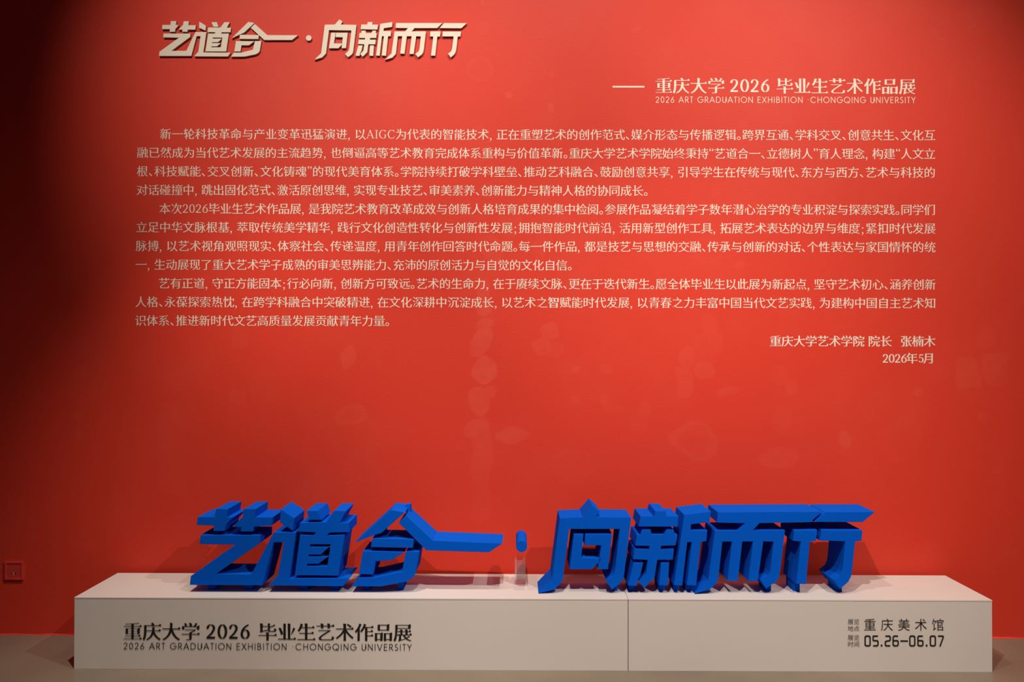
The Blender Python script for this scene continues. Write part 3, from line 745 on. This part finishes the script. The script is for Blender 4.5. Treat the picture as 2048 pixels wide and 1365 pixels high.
def heading(fl, X, Y, em, xh, xd, dig_adv, slope):
    """Chinese title with serif digits. xh: (start, end) of the two runs, xd digit start"""
    for (s0, e0_), txt in zip(xh, ('重庆大学', '毕业生艺术作品展')):
        k = (e0_-s0)/len(txt)
        for i, ch in enumerate(txt):
            x = s0+k*(i+.5); fl.put(ch, .0245, -.0165, 1.0, x, Y+slope*(x-X), em)
    for i, ch in enumerate('2026'):
        x = xd+dig_adv*i; fl.pen(('h', ch), serif_digit(ch, .125, .03), x, Y+slope*(x-X), em, (.03, .355))
def english(fl, x0, x1, ybase, cap, slope, wd=.098):
    txt = '2026 ART GRADUATION EXHIBITION ·CHONGQING UNIVERSITY'
    tot = sum(geo(c_)[0] for c_ in txt)*cap; tr_k = (x1-x0-tot)/(len(txt)-1); x = x0
    for c_ in txt:
        adv, st = geo(c_); closed = False; qs = []
        for s_ in st:
            if s_ == 'o' or s_ == ['o']: closed = True; continue
            qs += ribbon(s_, lambda t_, u: wd if c_ != '·' else .11, closed and len(s_) > 6)
        if qs: fl.pen(('e', c_, wd), qs, x, ybase+slope*(x-x0), cap)
        x += adv*cap + tr_k
# subtitle on the wall
c_ = at(1570, 208, WY)
t = empty('wall_subtitle', (c_.x, WY, c_.z), 'cream exhibition subtitle in Chinese above English, with a long dash, upper right wall', 'wall text')
fl = Flat(TY, M_vinyl, t)
fl.pen('dash', ribbon([(0, 0), (64, 0)], lambda t_, u: 3.4), 1225, 173.6, 1.0, name='dash')
heading(fl, 1310, 171.2, 34.6, ((1310, 1449.5), (1552, 1832)), 1460, 20.4, 0.0035)
english(fl, 1311, 1831, 205.6, 12.3, 0.0017)
# title on the left plinth module
PY = FY - 0.0022
fl = Flat(PY, M_ink, P1)
heading(fl, 246, 1263.3, 38.2, ((246, 400.5), (516, 824.5)), 412.5, 22.6, 0.0045)
english(fl, 247, 823.5, 1299.3, 13.2, 0.0052, .094)
# venue and dates on the right plinth module
K = 8.533
R_ = lambda u, v: (1680+u/K, 1220+v/K)
fl = Flat(PY-0.0005, M_ink, P2)
for ch, u in zip('重庆美术馆', (512, 803, 1092, 1380, 1671)): fl.put(ch, -.008, -.008, 0, *R_(u, 258), 26.0)
for ch, u, v in (('展',181,207),('览',283,207),('地',181,322),('点',283,322),('展',181,478),('览',283,478),('时',181,590),('间',283,590)):
    fl.put(ch, -.008, -.008, 0, *R_(u, v), 12.0)
def tech(key, u0, u1, pts, closed=False):
    w_ = u1-u0-24
    q_ = ribbon([(12+w_*a, -12-164*(1-b_)) for a, b_ in pts], lambda t_, s: 23, closed)
    fl.pen((key, w_), q_, *R_(u0, 440), 1/K)
dz = [(.18,0),(.82,0),(1,.1),(1,.9),(.82,1),(.18,1),(0,.9),(0,.1)]
five = [(1,1),(.18,1),(0,.98),(0,.60),(.15,.53),(.85,.53),(1,.44),(1,.1),(.85,0),(0,0)]
two = [(0,1),(.85,1),(1,.92),(1,.60),(.85,.53),(.15,.47),(0,.40),(0,.1),(.15,0),(1,0)]
six = [(1,1),(.18,1),(0,.9),(0,.1),(.18,0),(.82,0),(1,.1),(1,.44),(.85,.53),(0,.53)]
tech('0',417,525,dz,True); tech('5',553,660,five); tech('2',762,868,two); tech('6',895,1003,six); tech('0',1180,1288,dz,True); tech('6',1318,1426,six); tech('0',1530,1638,dz,True)
tech('7',1660,1775,[(0,1),(.9,1),(1,.92),(.96,.84),(.35,-.07)])
for u in (695, 1463): fl.pen('.', [[(0,-30),(30,-30),(30,0),(0,0)]], *R_(u, 598), 1/K, name='punctuation_mark')
fl.pen('-', [[(0,-22),(130,-22),(130,0),(0,0)]], *R_(1030, 525), 1/K, name='dash')

# ------------------------------------------------------------------ wall socket
s0, s1 = at(7.5, 1161.5, WY-0.011), at(46.0, 1124.0, WY-0.011)
sx, sz = (s0.x+s1.x)/2, (s0.z+s1.z)/2
t = empty('wall_socket', (sx, WY, s0.z), 'square red-painted wall socket plate low on the wall, left of the plinth', 'socket')
w2, h2 = (s1.x-s0.x)/2, (s1.z-s0.z)/2
bm = bmesh.new(); rr = []
for (k, y) in ((1.0, WY-0.0004), (0.97, WY-0.0105), (0.80, WY-0.0115), (0.76, WY-0.0075)):
    rr.append([bm.verts.new((sx+a*w2*k, y, sz+b_*h2*k)) for a, b_ in ((-1,-1),(1,-1),(1,1),(-1,1))])
for a, b_ in zip(rr, rr[1:]):
    for i in range(4): bm.faces.new((a[i], a[(i+1)%4], b_[(i+1)%4], b_[i]))
bm_obj('frame', bm, M_redplate, t)
bm = bmesh.new(); box(bm, sx-w2*.76, sx+w2*.76, WY-0.0080, WY-0.0006, sz-h2*.76, sz+h2*.76); bm_obj('face_plate', bm, M_redplate, t)
for dx, dz_, rot in ((-.010, -.014, .5), (.010, -.014, -.5), (0, -.004, 1.57)):
    bm = bmesh.new(); box(bm, -.0012, .0012, -.0006, .0006, -.0045, .0045)
    bmesh.ops.transform(bm, matrix=Matrix.Translation((sx+dx, WY-0.0084, sz+dz_)) @ Matrix.Rotation(rot, 4, 'Y'), verts=list(bm.verts))
    bm_obj('pin_slot', bm, M_hole, t)
bm = bmesh.new()
pts = [(-.004,-.022),(-.001,-.024),(.001,-.016),(.003,-.007),(-.001,-.004),(-.006,-.007),(-.002,-.012)]
vs = [bm.verts.new((sx+a, WY-0.0088, sz+b_)) for a, b_ in pts]; vs2 = [bm.verts.new((sx+a, WY-0.0080, sz+b_)) for a, b_ in pts]
bm.faces.new(vs); bm.faces.new(vs2[::-1])
for i in range(len(vs)): bm.faces.new((vs[i], vs2[i], vs2[(i+1)%len(vs)], vs[(i+1)%len(vs)]))
tag(bm_obj('paint_chip', bm, M_chip, t), 'pale chip in the paint')
